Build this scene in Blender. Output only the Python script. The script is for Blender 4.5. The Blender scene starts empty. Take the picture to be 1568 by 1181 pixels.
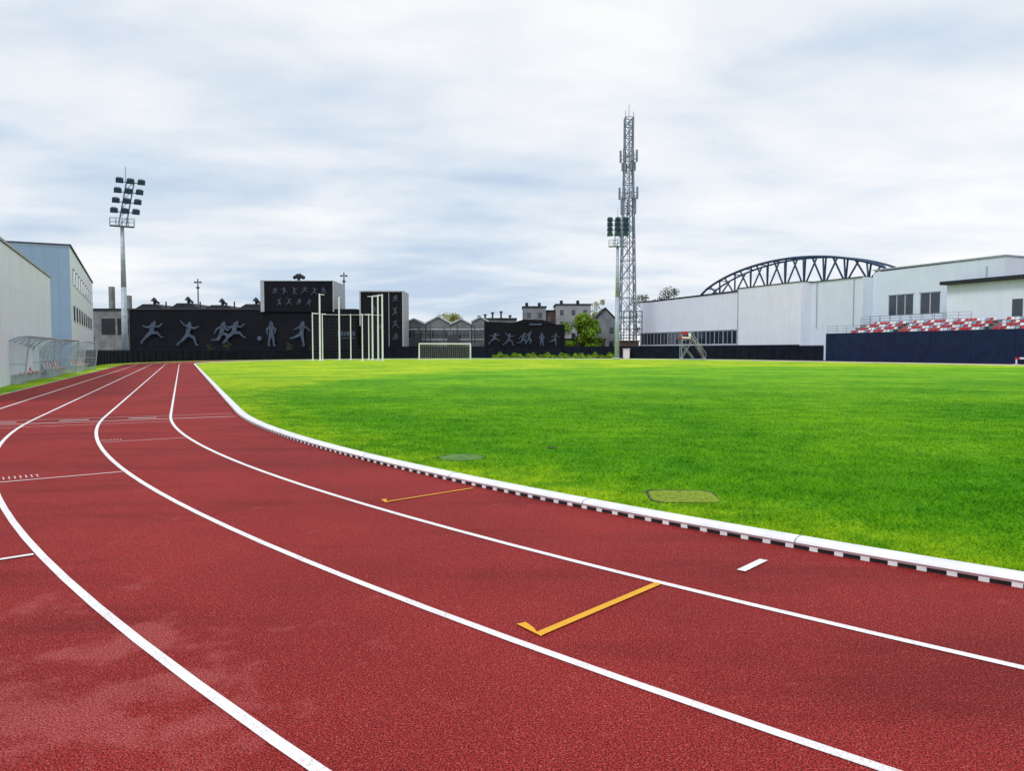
import bpy, math, random
import numpy as np
from mathutils import Vector, Matrix
random.seed(7); np.random.seed(7)
scene = bpy.context.scene
scene.view_settings.view_transform = 'Standard'
scene.view_settings.look = 'None'
scene.view_settings.exposure = 0
COL = scene.collection

# ---------------------------------------------------------------- materials
def mat(name, col, rough=0.7, col2=None, scale=3.0, var=0.25, bump=0.0, bscale=None, metal=0.0, spec=0.4, detail=3):
    m = bpy.data.materials.new(name); m.use_nodes = True
    nt = m.node_tree; b = nt.nodes['Principled BSDF']
    b.inputs['Roughness'].default_value = rough
    b.inputs['Metallic'].default_value = metal
    b.inputs['Specular IOR Level'].default_value = spec
    if col2 is None:
        col2 = tuple(c*(1-var) for c in col)
    tc = nt.nodes.new('ShaderNodeTexCoord')
    nz = nt.nodes.new('ShaderNodeTexNoise'); nz.inputs['Scale'].default_value = scale
    nz.inputs['Detail'].default_value = detail
    nt.links.new(tc.outputs['Object'], nz.inputs['Vector'])
    rp = nt.nodes.new('ShaderNodeValToRGB')
    rp.color_ramp.elements[0].position = 0.35; rp.color_ramp.elements[1].position = 0.65
    rp.color_ramp.elements[0].color = (*col2, 1); rp.color_ramp.elements[1].color = (*col, 1)
    nt.links.new(nz.outputs['Fac'], rp.inputs['Fac'])
    nt.links.new(rp.outputs['Color'], b.inputs['Base Color'])
    if bump > 0:
        n2 = nt.nodes.new('ShaderNodeTexNoise'); n2.inputs['Scale'].default_value = bscale or scale*8
        nt.links.new(tc.outputs['Object'], n2.inputs['Vector'])
        bp = nt.nodes.new('ShaderNodeBump'); bp.inputs['Strength'].default_value = bump
        bp.inputs['Distance'].default_value = 0.02
        nt.links.new(n2.outputs['Fac'], bp.inputs['Height'])
        nt.links.new(bp.outputs['Normal'], b.inputs['Normal'])
    return m

def N(nt, t, **kw):
    n = nt.nodes.new(t)
    for k, v in kw.items(): setattr(n, k, v)
    return n
def ramp(nt, src, p0, c0, p1, c1):
    r = N(nt, 'ShaderNodeValToRGB'); e = r.color_ramp.elements
    e[0].position = p0; e[1].position = p1
    e[0].color = (*c0, 1) if len(c0) == 3 else c0
    e[1].color = (*c1, 1) if len(c1) == 3 else c1
    nt.links.new(src, r.inputs['Fac']); return r.outputs['Color']
def mix(nt, fac, a, b, mode='MIX'):
    m = N(nt, 'ShaderNodeMix', data_type='RGBA', blend_type=mode)
    for sock, v in ((m.inputs[0], fac), (m.inputs[6], a), (m.inputs[7], b)):
        if isinstance(v, (int, float)): sock.default_value = v
        elif isinstance(v, tuple): sock.default_value = (*v, 1)
        else: nt.links.new(v, sock)
    return m.outputs[2]
def noise(nt, vec, scale, detail=4, rough=0.5):
    n = N(nt, 'ShaderNodeTexNoise'); n.inputs['Scale'].default_value = scale
    n.inputs['Detail'].default_value = detail; n.inputs['Roughness'].default_value = rough
    nt.links.new(vec, n.inputs['Vector']); return n.outputs['Fac']
def maprange(nt, src, a, b, c=0.0, d=1.0, smooth=True):
    mr = N(nt, 'ShaderNodeMapRange')
    if smooth: mr.interpolation_type = 'SMOOTHSTEP'
    mr.inputs['From Min'].default_value = a; mr.inputs['From Max'].default_value = b
    mr.inputs['To Min'].default_value = c; mr.inputs['To Max'].default_value = d
    nt.links.new(src, mr.inputs['Value']); return mr.outputs[0]

def track_material():
    m = bpy.data.materials.new('track_rubber'); m.use_nodes = True
    nt = m.node_tree; b = nt.nodes['Principled BSDF']
    o = N(nt, 'ShaderNodeTexCoord').outputs['Object']
    grain = noise(nt, o, 125, 2, 0.75)
    base = ramp(nt, grain, 0.43, (0.060, 0.004, 0.005), 0.58, (0.46, 0.034, 0.034))
    g2 = noise(nt, o, 170, 1, 0.5)
    base = mix(nt, ramp(nt, g2, 0.63, (0, 0, 0), 0.70, (0.7, 0.7, 0.7)), base, (0.72, 0.20, 0.17))
    patch = noise(nt, o, 0.45, 4, 0.6)
    c = mix(nt, 1.0, base, ramp(nt, patch, 0.38, (0.86, 0.83, 0.83), 0.62, (1.06, 1.06, 1.06)), 'MULTIPLY')
    mp = N(nt, 'ShaderNodeMapping'); mp.inputs['Rotation'].default_value = (0, 0, math.radians(-25)); mp.inputs['Scale'].default_value = (0.35, 1.6, 1)
    nt.links.new(o, mp.inputs[0]); st = noise(nt, mp.outputs[0], 0.8, 4, 0.6)
    c = mix(nt, 1.0, c, ramp(nt, st, 0.36, (0.78, 0.76, 0.76), 0.50, (1, 1, 1)), 'MULTIPLY')
    sep = N(nt, 'ShaderNodeSeparateXYZ'); nt.links.new(o, sep.inputs[0])
    m1 = maprange(nt, sep.outputs['X'], -0.1, -1.9); m2 = maprange(nt, sep.outputs['Y'], 5.4, 2.9)
    mm = N(nt, 'ShaderNodeMath', operation='MULTIPLY'); nt.links.new(m1, mm.inputs[0]); nt.links.new(m2, mm.inputs[1])
    dn = noise(nt, o, 2.2, 5, 0.62)
    ds = N(nt, 'ShaderNodeMath', operation='MULTIPLY_ADD'); ds.inputs[1].default_value = 0.22
    nt.links.new(mm.outputs[0], ds.inputs[0]); nt.links.new(dn, ds.inputs[2])
    df = ramp(nt, ds.outputs[0], 0.645, (0, 0, 0), 0.75, (0.45, 0.45, 0.45))
    pale = ramp(nt, grain, 0.43, (0.22, 0.035, 0.038), 0.60, (0.66, 0.17, 0.16))
    c = mix(nt, df, c, pale)
    nt.links.new(c, b.inputs['Base Color'])
    b.inputs['Roughness'].default_value = 0.8
    b.inputs['Specular IOR Level'].default_value = 0.14
    bp = N(nt, 'ShaderNodeBump'); bp.inputs['Strength'].default_value = 0.8; bp.inputs['Distance'].default_value = 0.005
    nt.links.new(grain, bp.inputs['Height']); nt.links.new(bp.outputs['Normal'], b.inputs['Normal'])
    return m

def paint_material(name, col, wear=(0.30, 0.035, 0.04)):
    m = bpy.data.materials.new(name); m.use_nodes = True
    nt = m.node_tree; b = nt.nodes['Principled BSDF']
    o = N(nt, 'ShaderNodeTexCoord').outputs['Object']
    g = noise(nt, o, 125, 2, 0.75)
    w = noise(nt, o, 3.0, 3, 0.6)
    a = N(nt, 'ShaderNodeMath', operation='MULTIPLY_ADD'); a.inputs[1].default_value = -0.35
    nt.links.new(w, a.inputs[0]); nt.links.new(g, a.inputs[2])
    f = ramp(nt, a.outputs[0], 0.20, (0, 0, 0), 0.29, (1, 1, 1))
    c = mix(nt, f, tuple(0.6*x+0.4*y for x, y in zip(col, wear)), col)
    nt.links.new(c, b.inputs['Base Color']); b.inputs['Roughness'].default_value = 0.7
    b.inputs['Specular IOR Level'].default_value = 0.2
    bp = N(nt, 'ShaderNodeBump'); bp.inputs['Strength'].default_value = 0.6; bp.inputs['Distance'].default_value = 0.004
    nt.links.new(g, bp.inputs['Height']); nt.links.new(bp.outputs['Normal'], b.inputs['Normal'])
    return m

TN = Vector((0.9141, 0.4054, 0)); TS = Vector((-0.4054, 0.9141, 0))
CN = 37.765; S0 = 18.8; S1 = 85.0
CC = TN*CN+TS*S0

def grass_material(name, blade=False):
    m = bpy.data.materials.new(name); m.use_nodes = True
    nt = m.node_tree; b = nt.nodes['Principled BSDF']
    o = N(nt, 'ShaderNodeTexCoord').outputs['Object']
    big = noise(nt, o, 0.20, 3, 0.55)
    c = ramp(nt, big, 0.38, (0.072, 0.28, 0.004), 0.64, (0.150, 0.39, 0.006))
    mid = noise(nt, o, 1.5, 4, 0.7)
    c = mix(nt, 1.0, c, ramp(nt, mid, 0.35, (0.58, 0.74, 0.7), 0.62, (1.15, 1.06, 1.1)), 'MULTIPLY')
    fine = noise(nt, o, 38, 3, 0.75)
    if not blade: c = mix(nt, 1.0, c, ramp(nt, fine, 0.34, (0.5, 0.6, 0.5), 0.66, (1.3, 1.2, 1.3)), 'MULTIPLY')
    else:
        f2 = noise(nt, o, 60, 1, 0.5)
        c = mix(nt, 1.0, c, ramp(nt, f2, 0.34, (0.55, 0.75, 0.7), 0.66, (1.75, 1.38, 1.6)), 'MULTIPLY')
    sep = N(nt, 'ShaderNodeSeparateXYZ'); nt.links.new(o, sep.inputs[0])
    c = mix(nt, maprange(nt, sep.outputs['Y'], 9, 60), c, mix(nt, 1.0, c, (1.75, 1.42, 2.5), 'MULTIPLY'))  # turf colour lightened with distance, painting in the grazing-angle brightness
    d = N(nt, 'ShaderNodeVectorMath', operation='DISTANCE'); d.inputs[1].default_value = (CC.x, CC.y, 0); nt.links.new(o, d.inputs[0])
    na = N(nt, 'ShaderNodeMath', operation='MULTIPLY_ADD'); na.inputs[1].default_value = 3.0; nt.links.new(mid, na.inputs[0]); nt.links.new(d.outputs['Value'], na.inputs[2])
    edge = maprange(nt, na.outputs[0], 36.3, 38.2, 0.0, 0.85)
    c = mix(nt, edge, c, mix(nt, 1.0, c, (2.2, 1.30, 1.8), 'MULTIPLY'))
    nt.links.new(c, b.inputs['Base Color'])
    b.inputs['Roughness'].default_value = 0.85; b.inputs['Specular IOR Level'].default_value = 0.06
    if not blade:
        bp = N(nt, 'ShaderNodeBump'); bp.inputs['Strength'].default_value = 0.4; bp.inputs['Distance'].default_value = 0.02
        nt.links.new(fine, bp.inputs['Height']); nt.links.new(bp.outputs['Normal'], b.inputs['Normal'])
    return m

def panel_material(name, col, seam_w, axis_vec, seam=0.55, rough=0.5, hseam=None):
    m = bpy.data.materials.new(name); m.use_nodes = True
    nt = m.node_tree; b = nt.nodes['Principled BSDF']
    o = N(nt, 'ShaderNodeTexCoord').outputs['Object']
    d = N(nt, 'ShaderNodeVectorMath', operation='DOT_PRODUCT'); d.inputs[1].default_value = axis_vec
    nt.links.new(o, d.inputs[0])
    def seamf(src, w, t):
        a = N(nt, 'ShaderNodeMath', operation='DIVIDE'); a.inputs[1].default_value = w; nt.links.new(src, a.inputs[0])
        f = N(nt, 'ShaderNodeMath', operation='FRACT'); nt.links.new(a.outputs[0], f.inputs[0])
        l = N(nt, 'ShaderNodeMath', operation='LESS_THAN'); l.inputs[1].default_value = t/w; nt.links.new(f.outputs[0], l.inputs[0])
        return l.outputs[0]
    n1 = noise(nt, o, 0.5, 3, 0.6)
    c = ramp(nt, n1, 0.3, tuple(x*0.94 for x in col), 0.7, col)
    st = N(nt, 'ShaderNodeMapping'); st.inputs['Scale'].default_value = (3, 3, 0.25); nt.links.new(o, st.inputs[0])
    n2 = noise(nt, st.outputs[0], 1.0, 3, 0.6)
    c = mix(nt, 1.0, c, ramp(nt, n2, 0.3, (0.94, 0.94, 0.94), 0.6, (1, 1, 1)), 'MULTIPLY')
    c = mix(nt, seamf(d.outputs['Value'], seam_w, 0.07), c, tuple(x*seam for x in col))
    if hseam:
        sep = N(nt, 'ShaderNodeSeparateXYZ'); nt.links.new(o, sep.inputs[0])
        c = mix(nt, seamf(sep.outputs['Z'], hseam, 0.05), c, tuple(x*(seam+0.15) for x in col))
    nt.links.new(c, b.inputs['Base Color']); b.inputs['Roughness'].default_value = rough
    b.inputs['Specular IOR Level'].default_value = 0.3
    return m

M = {}
M['track'] = track_material()
M['white_paint'] = paint_material('white_line_paint', (0.84, 0.84, 0.87))
M['yellow_paint'] = paint_material('yellow_line_paint', (0.80, 0.42, 0.03))
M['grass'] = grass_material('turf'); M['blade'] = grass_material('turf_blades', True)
M['ground'] = mat('gravel_ground', (0.16, 0.16, 0.13), 0.9, scale=0.4)
M['kerb'] = mat('kerb_white', (0.84, 0.85, 0.89), 0.45, scale=5, var=0.14)
M['kerb_shade'] = mat('kerb_slot_shade', (0.012, 0.012, 0.014), 0.8)  # shade in the kerb slots, put in as a near-black colour
M['hallwhite'] = panel_material('hall_white_cladding', (0.80, 0.83, 0.95), 4.8, tuple(TS), 0.84)
M['hallwhite2'] = panel_material('hall_annex_cladding', (0.71, 0.78, 0.90), 6.0, tuple(TS), 0.88)
M['annexwhite'] = panel_material('clubhouse_render', (0.80, 0.85, 0.94), 9.0, tuple(TS), 0.9)
M['leftwall'] = panel_material('pale_panel_cladding', (0.72, 0.80, 0.92), 3.0, tuple(TS), 0.72, hseam=2.1)
M['bluebrick'] = panel_material('blue_grey_cladding', (0.28, 0.41, 0.58), 0.9, tuple(TN), 0.85, hseam=0.45)
M['navy'] = mat('navy_panel', (0.010, 0.022, 0.068), 0.6, scale=1.0, var=0.3, spec=0.2)
M['navyfence'] = mat('dark_fence_panel', (0.008, 0.012, 0.026), 0.8, scale=0.8, var=0.4, spec=0.15)
M['black'] = mat('black_mural_panel', (0.0075, 0.009, 0.015), 0.75, scale=0.3, var=0.35, spec=0.15)
M['figure'] = mat('mural_slate_paint', (0.068, 0.10, 0.165), 0.7, scale=0.8, var=0.45)
M['trim'] = mat('pale_trim', (0.42, 0.46, 0.52), 0.6)
M['concrete'] = mat('concrete', (0.24, 0.25, 0.26), 0.85, scale=0.7, var=0.35)
M['darkroof'] = mat('dark_roofing', (0.02, 0.024, 0.034), 0.7, scale=0.6, var=0.4)
M['greyroof'] = mat('pale_sheet_roofing', (0.50, 0.55, 0.62), 0.6, scale=0.5, var=0.25)
M['steelblue'] = mat('blue_steel', (0.045, 0.085, 0.16), 0.5, scale=1, spec=0.25)
M['galv'] = mat('galvanised_steel', (0.44, 0.50, 0.60), 0.45, scale=2, metal=0.1)
M['mastpaint'] = mat('mast_grey_steel', (0.22, 0.27, 0.36), 0.5, scale=1)
M['darksteel'] = mat('dark_steel', (0.05, 0.055, 0.07), 0.5, scale=2)
M['lampface'] = mat('floodlight_glass', (0.06, 0.12, 0.24), 0.2, scale=3, spec=0.6)
M['lampbody'] = mat('floodlight_housing', (0.03, 0.05, 0.10), 0.4)
M['whitesteel'] = mat('white_steel', (0.82, 0.84, 0.90), 0.35, scale=2, var=0.06)
M['glass'] = mat('window_glass', (0.02, 0.035, 0.06), 0.08, scale=0.5, var=0.5, spec=0.9)
M['red'] = mat('red_plastic', (0.50, 0.025, 0.04), 0.4, scale=3)
M['seatwhite'] = mat('white_plastic', (0.75, 0.77, 0.82), 0.4, scale=3)
M['seatblue'] = mat('pale_blue_plastic', (0.25, 0.38, 0.5), 0.4, scale=3)
M['brick'] = mat('dull_brick', (0.16, 0.10, 0.075), 0.85, scale=1.2, var=0.4)
M['render'] = mat('grey_render', (0.22, 0.24, 0.27), 0.85, scale=0.4, var=0.35)
M['cream'] = mat('cream_render', (0.36, 0.38, 0.40), 0.85, scale=0.4, var=0.3)
M['bark'] = mat('bark', (0.06, 0.045, 0.035), 0.9, scale=4)
def leafmat(n, a, b):
    return mat(n, a, 0.7, col2=b, scale=1.3, spec=0.2)
M['leaf'] = leafmat('spring_foliage', (0.20, 0.34, 0.02), (0.08, 0.17, 0.012))
M['leafy'] = leafmat('yellow_foliage', (0.30, 0.31, 0.03), (0.13, 0.15, 0.015))
M['leafd'] = leafmat('dark_foliage', (0.07, 0.085, 0.03), (0.025, 0.035, 0.012))
pm = bpy.data.materials.new('clear_polycarbonate'); pm.use_nodes = True
nt = pm.node_tree; nt.nodes.clear()
out = N(nt, 'ShaderNodeOutputMaterial'); tr = N(nt, 'ShaderNodeBsdfTransparent'); tr.inputs[0].default_value = (0.86, 0.91, 0.93, 1)
pb = N(nt, 'ShaderNodeBsdfPrincipled'); pb.inputs['Base Color'].default_value = (0.6, 0.68, 0.74, 1); pb.inputs['Roughness'].default_value = 0.15
mx = N(nt, 'ShaderNodeMixShader'); mx.inputs[0].default_value = 0.25
nt.links.new(tr.outputs[0], mx.inputs[1]); nt.links.new(pb.outputs[0], mx.inputs[2]); nt.links.new(mx.outputs[0], out.inputs[0])
M['poly'] = pm

# ---------------------------------------------------------------- geometry helpers
def W(n, s, z=0.0):
    p = TN*n + TS*s; return Vector((p.x, p.y, z))

def empty(name, loc=(0, 0, 0)):
    e = bpy.data.objects.new(name, None); e.location = loc; e.empty_display_size = 0.5
    COL.objects.link(e); return e

class MB:
    def __init__(s): s.v = []; s.f = []
    def add(s, vs, fs):
        o = len(s.v); s.v += [tuple(v) for v in vs]; s.f += [tuple(i+o for i in f) for f in fs]
    def hexa(s, b4, t4):
        s.add(list(b4)+list(t4), [(3, 2, 1, 0), (4, 5, 6, 7), (0, 1, 5, 4), (1, 2, 6, 5), (2, 3, 7, 6), (3, 0, 4, 7)])
    def box(s, x0, x1, y0, y1, z0, z1):
        s.hexa([(x0, y0, z0), (x1, y0, z0), (x1, y1, z0), (x0, y1, z0)], [(x0, y0, z1), (x1, y0, z1), (x1, y1, z1), (x0, y1, z1)])
    def nbox(s, n0, n1, s0, s1, z0, z1, z1b=None):
        zb = z1 if z1b is None else z1b
        c = [(n0, s0), (n1, s0), (n1, s1), (n0, s1)]
        s.hexa([W(a, b, z0) for a, b in c], [W(n0, s0, z1), W(n1, s0, z1), W(n1, s1, zb), W(n0, s1, zb)])
    def quad(s, *p): s.add(p, [tuple(range(len(p)))])
    def tube(s, p0, p1, r0, r1=None, k=6):
        p0 = Vector(p0); p1 = Vector(p1); r1 = r0 if r1 is None else r1
        d = (p1-p0)
        if d.length < 1e-6: return
        d.normalize(); a = Vector((0, 0, 1)) if abs(d.z) < 0.9 else Vector((1, 0, 0))
        u = d.cross(a).normalized(); w = d.cross(u)
        vs = []
        for p, r in ((p0, r0), (p1, r1)):
            for i in range(k):
                t = 2*math.pi*i/k; vs.append(p+u*(r*math.cos(t))+w*(r*math.sin(t)))
        fs = [(i, (i+1) % k, k+(i+1) % k, k+i) for i in range(k)]
        fs += [tuple(range(k))[::-1], tuple(range(k, 2*k))]
        s.add(vs, fs)
    def obj(s, name, m, parent=None, smooth=False):
        me = bpy.data.meshes.new(name); me.from_pydata(s.v, [], s.f); me.update()
        me.materials.append(M[m] if isinstance(m, str) else m)
        if smooth:
            for p in me.polygons: p.use_smooth = True
        o = bpy.data.objects.new(name, me); COL.objects.link(o)
        if parent is not None:
            o.parent = parent; o.matrix_parent_inverse = Matrix.Translation(-Vector(parent.location))
        return o

# ---------------------------------------------------------------- stadium track path
def P(R, t):
    k, v = t
    if k == 0: return CN-R*math.cos(v), S0-R*math.sin(v)
    if k == 1: return CN-R, v
    if k == 2: return CN-R*math.cos(v), S1+R*math.sin(v)
    return CN+R, v
path = []
for i in range(181): path.append((0, math.pi - math.pi*i/180))
for i in range(1, 34): path.append((1, S0+(S1-S0)*i/33))
for i in range(1, 121): path.append((2, math.pi*i/120))
for i in range(1, 33): path.append((3, S1-(S1-S0)*i/33))
def ribbon(mb, R0, R1, z0, z1=None, pts=None, closed=True):
    pts = pts or path; z1 = z0 if z1 is None else z1
    vs = []
    for t in pts:
        a = P(R0, t); b = P(R1, t); vs += [W(a[0], a[1], z0), W(b[0], b[1], z1)]
    k = len(pts); fs = []
    for i in range(k if closed else k-1):
        j = (i+1) % k; fs.append((2*i, 2*i+1, 2*j+1, 2*j))
    mb.add(vs, fs)

g = MB(); g.quad((-1500, -1500, 0), (1500, -1500, 0), (1500, 1500, 0), (-1500, 1500, 0)); g.obj('ground', 'ground')
g = MB(); ribbon(g, 43.35, 36.55, 0.008); g.obj('running_track', 'track')
g = MB(); vs = [W(CN, 52, 0.012)]
for t in path: a = P(36.56, t); vs.append(W(a[0], a[1], 0.012))
k = len(path); g.add(vs, [(0, 1+i, 1+(i+1) % k) for i in range(k)]); g.obj('grass_field', 'grass')
g = MB(); vp = [(0, 1.2-1.2*i/60) for i in range(61)]+[(1, S0+(S1-S0)*i/33) for i in range(1, 34)]+[(2, math.pi*0.97*i/100) for i in range(1, 101)]
ribbon(g, 45.4, 43.35, 0.012, pts=vp, closed=False); g.obj('grass_verge', 'grass')

mk = empty('track_markings')
g = MB()
for R in (38.02, 39.36, 40.70, 42.02): ribbon(g, R+0.027, R-0.027, 0.0125)
ribbon(g, 43.33, 43.28, 0.0125)
g.obj('lane_lines', 'white_paint', mk)
def radial(mb, R0, R1, phi, w, z=0.0165, k=6):
    p = math.radians(phi)
    for i in range(k):
        a = R0+(R1-R0)*i/k; b = R0+(R1-R0)*(i+1)/k
        q = []
        for R, sg in ((a, -1), (b, -1), (b, 1), (a, 1)):
            n = CN-R*math.cos(p); s = S0-R*math.sin(p)
            tn = math.sin(p); ts = -math.cos(p)
            q.append(W(n+tn*sg*w/2, s+ts*sg*w/2, z))
        mb.quad(*q)
g = MB()
radial(g, 37.08, 37.44, 23.45, 0.06)
radial(g, 39.40, 40.66, 12.6, 0.03)
radial(g, 40.74, 41.99, 17.85, 0.05)
radial(g, 38.06, 39.30, 7.6, 0.02)
radial(g, 36.7, 43.2, 1.6, 0.05, k=20)
radial(g, 36.7, 43.2, 0.3, 0.025, k=20)
radial(g, 38.06, 43.2, 2.6, 0.02, k=20)
for R in (38.3, 39.6, 40.9):
    radial(g, R, R+0.55, 1.0, 0.08, 0.0205, 1)
for j in range(7):
    radial(g, 40.26+j*0.055, 40.275+j*0.055, 12.15, 0.07, 0.0205, 1); radial(g, 40.26+j*0.055, 40.275+j*0.055, 12.33, 0.06, 0.0205, 1)
    radial(g, 39.02+j*0.045, 39.035+j*0.045, 7.2, 0.10, 0.0205, 1)
g.obj('cross_lines', 'white_paint', mk)
g = MB()
radial(g, 38.05, 39.20, 23.05, 0.05)
def hook(mb, R, phi, L, w):
    p = math.radians(phi); c = Vector((CN-R*math.cos(p), S0-R*math.sin(p)))
    un = Vector((-math.cos(p), -math.sin(p))); ut = Vector((-math.sin(p), math.cos(p)))
    pts = [c-ut*0.025, c+un*w*0.6-ut*0.03, c+un*(w*-0.2)+ut*L, c-un*(w*1.3)+ut*L*0.9, c-un*0.035+ut*L*0.45, c+ut*0.025]
    mb.quad(*[W(q.x, q.y, 0.0165) for q in pts])
hook(g, 39.20, 23.05, 0.18, 0.05)
radial(g, 36.72, 37.80, 18.0, 0.03)
hook(g, 37.80, 18.0, 0.13, 0.055)
g.obj('yellow_marks', 'yellow_paint', mk)

# kerb: rounded aluminium rail on feet
kb = empty('track_kerb', W(CN-36.6, 30))
fine = []
for i in range(901): fine.append((0, math.pi/2*1.1*(1-i/900)))
for i in range(1, 67): fine.append((1, S0+(S1-S0)*i/66))
for i in range(1, 161): fine.append((2, math.pi*i/160))
for i in range(1, 33): fine.append((3, S1-(S1-S0)*i/33))
prof = [(36.605, 0.036), (36.622, 0.058), (36.610, 0.076), (36.585, 0.086), (36.53, 0.089), (36.485, 0.086), (36.458, 0.072), (36.455, 0.020), (36.465, 0.036), (36.605, 0.036)]
g = MB()
for (ra, za), (rb, zb) in zip(prof[:-1], prof[1:]): ribbon(g, ra, rb, za, zb, pts=fine, closed=False)
g.obj('rail', 'kerb', kb, True)
g = MB(); ribbon(g, 36.598, 36.598, 0.0, 0.038, pts=fine, closed=False); g.obj('slot_shade_strip', 'kerb_shade', kb)  # near-black strip painting in the shade under the rail
g = MB()
ph = 0.0
while ph < 0.62:
    c = []
    for R, d in ((36.608, 0), (36.608, 0.06), (36.56, 0.06), (36.56, 0)):
        v = ph+d/36.6; c.append((CN-R*math.cos(v), S0-R*math.sin(v)))
    g.hexa([W(a, b, 0.009) for a, b in c][::-1], [W(a, b, 0.040) for a, b in c][::-1]); ph += 0.18/36.6
s = S0
while s < 60:
    g.nbox(CN-36.608, CN-36.56, s, s+0.06, 0.009, 0.040); s += 0.18
g.obj('feet', 'kerb', kb)
g = MB()
for j in range(14):
    v = 0.02+j*2.04/36.6
    for (ra, za), (rb, zb) in zip(prof[:7], prof[1:7]):
        q = []
        for R, z, dv in ((ra, za, 0), (rb, zb, 0), (rb, zb, 0.008/36.6), (ra, za, 0.008/36.6)):
            R2 = 36.54+(R-36.54)*1.03; q.append(W(CN-R2*math.cos(v+dv), S0-R2*math.sin(v+dv), z+0.0015))
        g.quad(*q)
g.obj('joints', 'concrete', kb)

def blades(name, Nb):
    Y = np.exp(np.random.uniform(math.log(4.0), math.log(42), Nb))
    keep = np.random.random(Nb) < np.clip((42-Y)/24, 0, 1)
    Y = Y[keep]; Nb = len(Y)
    X = np.random.uniform(-0.42, 0.78, Nb)*(Y+1.0)
    n = X*TN.x+Y*TN.y; s = X*TS.x+Y*TS.y
    r = np.hypot(n-CN, s-S0)
    ok = np.where(s < S0, r < 36.46, n > CN-36.46)
    ok &= np.hypot(X+0.69, (Y-10.25)) > 0.31
    ok &= ~((np.abs(X-1.74) < 0.37) & (np.abs(Y-7.5) < 0.36))
    X = X[ok]; Y = Y[ok]; k = len(X)
    clump = 0.5+0.5*np.sin(X*3.1+np.sin(Y*2.3)*2)*np.sin(Y*2.7+np.sin(X*1.9)*2)
    h = np.random.uniform(0.012, 0.038, k)*(0.75+0.6*clump)*np.clip(1.35-Y/40, 0.5, 1); w = 0.0023+0.00032*Y
    a = np.random.uniform(0, 2*np.pi, k); la = np.random.uniform(0, 2*np.pi, k); ln = np.random.uniform(0.5, 1.6, k)*h
    co = np.empty((k, 3, 3), np.float32)
    co[:, 0] = np.stack([X-np.cos(a)*w, Y-np.sin(a)*w, np.full(k, 0.011)], 1)
    co[:, 1] = np.stack([X+np.cos(a)*w, Y+np.sin(a)*w, np.full(k, 0.011)], 1)
    co[:, 2] = np.stack([X+np.cos(la)*ln, Y+np.sin(la)*ln, 0.011+h], 1)
    me = bpy.data.meshes.new(name); me.vertices.add(k*3); me.vertices.foreach_set('co', co.ravel())
    me.loops.add(k*3); me.loops.foreach_set('vertex_index', np.arange(k*3, dtype=np.int32))
    me.polygons.add(k); me.polygons.foreach_set('loop_start', np.arange(0, k*3, 3, dtype=np.int32))
    me.polygons.foreach_set('loop_total', np.full(k, 3, np.int32)); me.update(calc_edges=True)
    me.materials.append(M['blade']); o = bpy.data.objects.new(name, me); COL.objects.link(o)
blades('grass_blades', 420000)
# grit and clippings blown onto the track beside the kerb
rs = random.Random(11); g = MB()
for i in range(420):
    R = 36.66+abs(rs.gauss(0, 0.35)); v = rs.uniform(0.05, 0.48); n = CN-R*math.cos(v); s = S0-R*math.sin(v); a = rs.uniform(0, 6.28); L = rs.uniform(0.006, 0.018)
    p = W(n, s, 0.0185); u = Vector((math.cos(a), math.sin(a), 0.15)); q = Vector((-math.sin(a), math.cos(a), 0))
    g.add([p-u*L*0.5, p+q*L*0.16, p+u*L, p-q*L*0.16], [(0, 1, 2, 3)])
M['clip'] = mat('dry_clippings', (0.30, 0.26, 0.10), 0.9, col2=(0.10, 0.12, 0.03), scale=20)
g.obj('grass_clippings', 'clip')

M['rimdark'] = mat('rim_dark', (0.03, 0.05, 0.012), 0.9)  # dark colour ringing the lids, also used on the sprinkler head
M['lidgreen'] = mat('cover_green', (0.13, 0.27, 0.07), 0.8, scale=12, var=0.4, spec=0.1)
M['lidpale'] = mat('cover_worn_turf', (0.34, 0.48, 0.06), 0.9, scale=26, var=0.45, bump=0.8, spec=0.05)
def cover(name, x, y, rr, m):
    e = empty(name, (x, y, 0)); k = len(rr)
    g = MB()
    vs = [(x+q*math.cos(t), y+q*math.sin(t), 0.017) for q, t in rr]+[(x+q*0.93*math.cos(t), y+q*0.93*math.sin(t), 0.024) for q, t in rr]
    g.add(vs, [(i, (i+1) % k, k+(i+1) % k, k+i) for i in range(k)]+[tuple(range(k, 2*k))]); g.obj('lid', m, e)
    g = MB(); vs = [(x+q*1.0*math.cos(t), y+q*1.0*math.sin(t), 0.018) for q, t in rr]+[(x+q*(1.08+0.07*math.cos(t-2.2))*math.cos(t), y+q*(1.08+0.07*math.cos(t-2.2))*math.sin(t), 0.018) for q, t in rr]
    g.add(vs, [(i, (i+1) % k, k+(i+1) % k, k+i) for i in range(k)]); g.obj('rim_gap', 'rimdark', e)
cover('drain_cover', -0.69, 10.25, [(0.31*(1+0.05*math.sin(3*i)+0.04*math.sin(5*i+1)), 2*math.pi*i/28) for i in range(28)], 'lidgreen')
sq = []
for i in range(36):
    t = 2*math.pi*i/36; q = min(0.33/abs(math.cos(t)+1e-6), 0.31/abs(math.sin(t)+1e-6)); q = min(q, 0.40)*(1+0.03*math.sin(7*i)); sq.append((q, t))
cover('sprinkler_cover', 1.74, 7.5, sq, 'lidpale')
g = MB(); k = 16
g.add([(0.60+0.10*math.cos(6.283*i/k), 11.2+0.08*math.sin(6.283*i/k), 0.027) for i in range(k)], [tuple(range(k))]); g.obj('sprinkler_head', 'rimdark')

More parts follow.
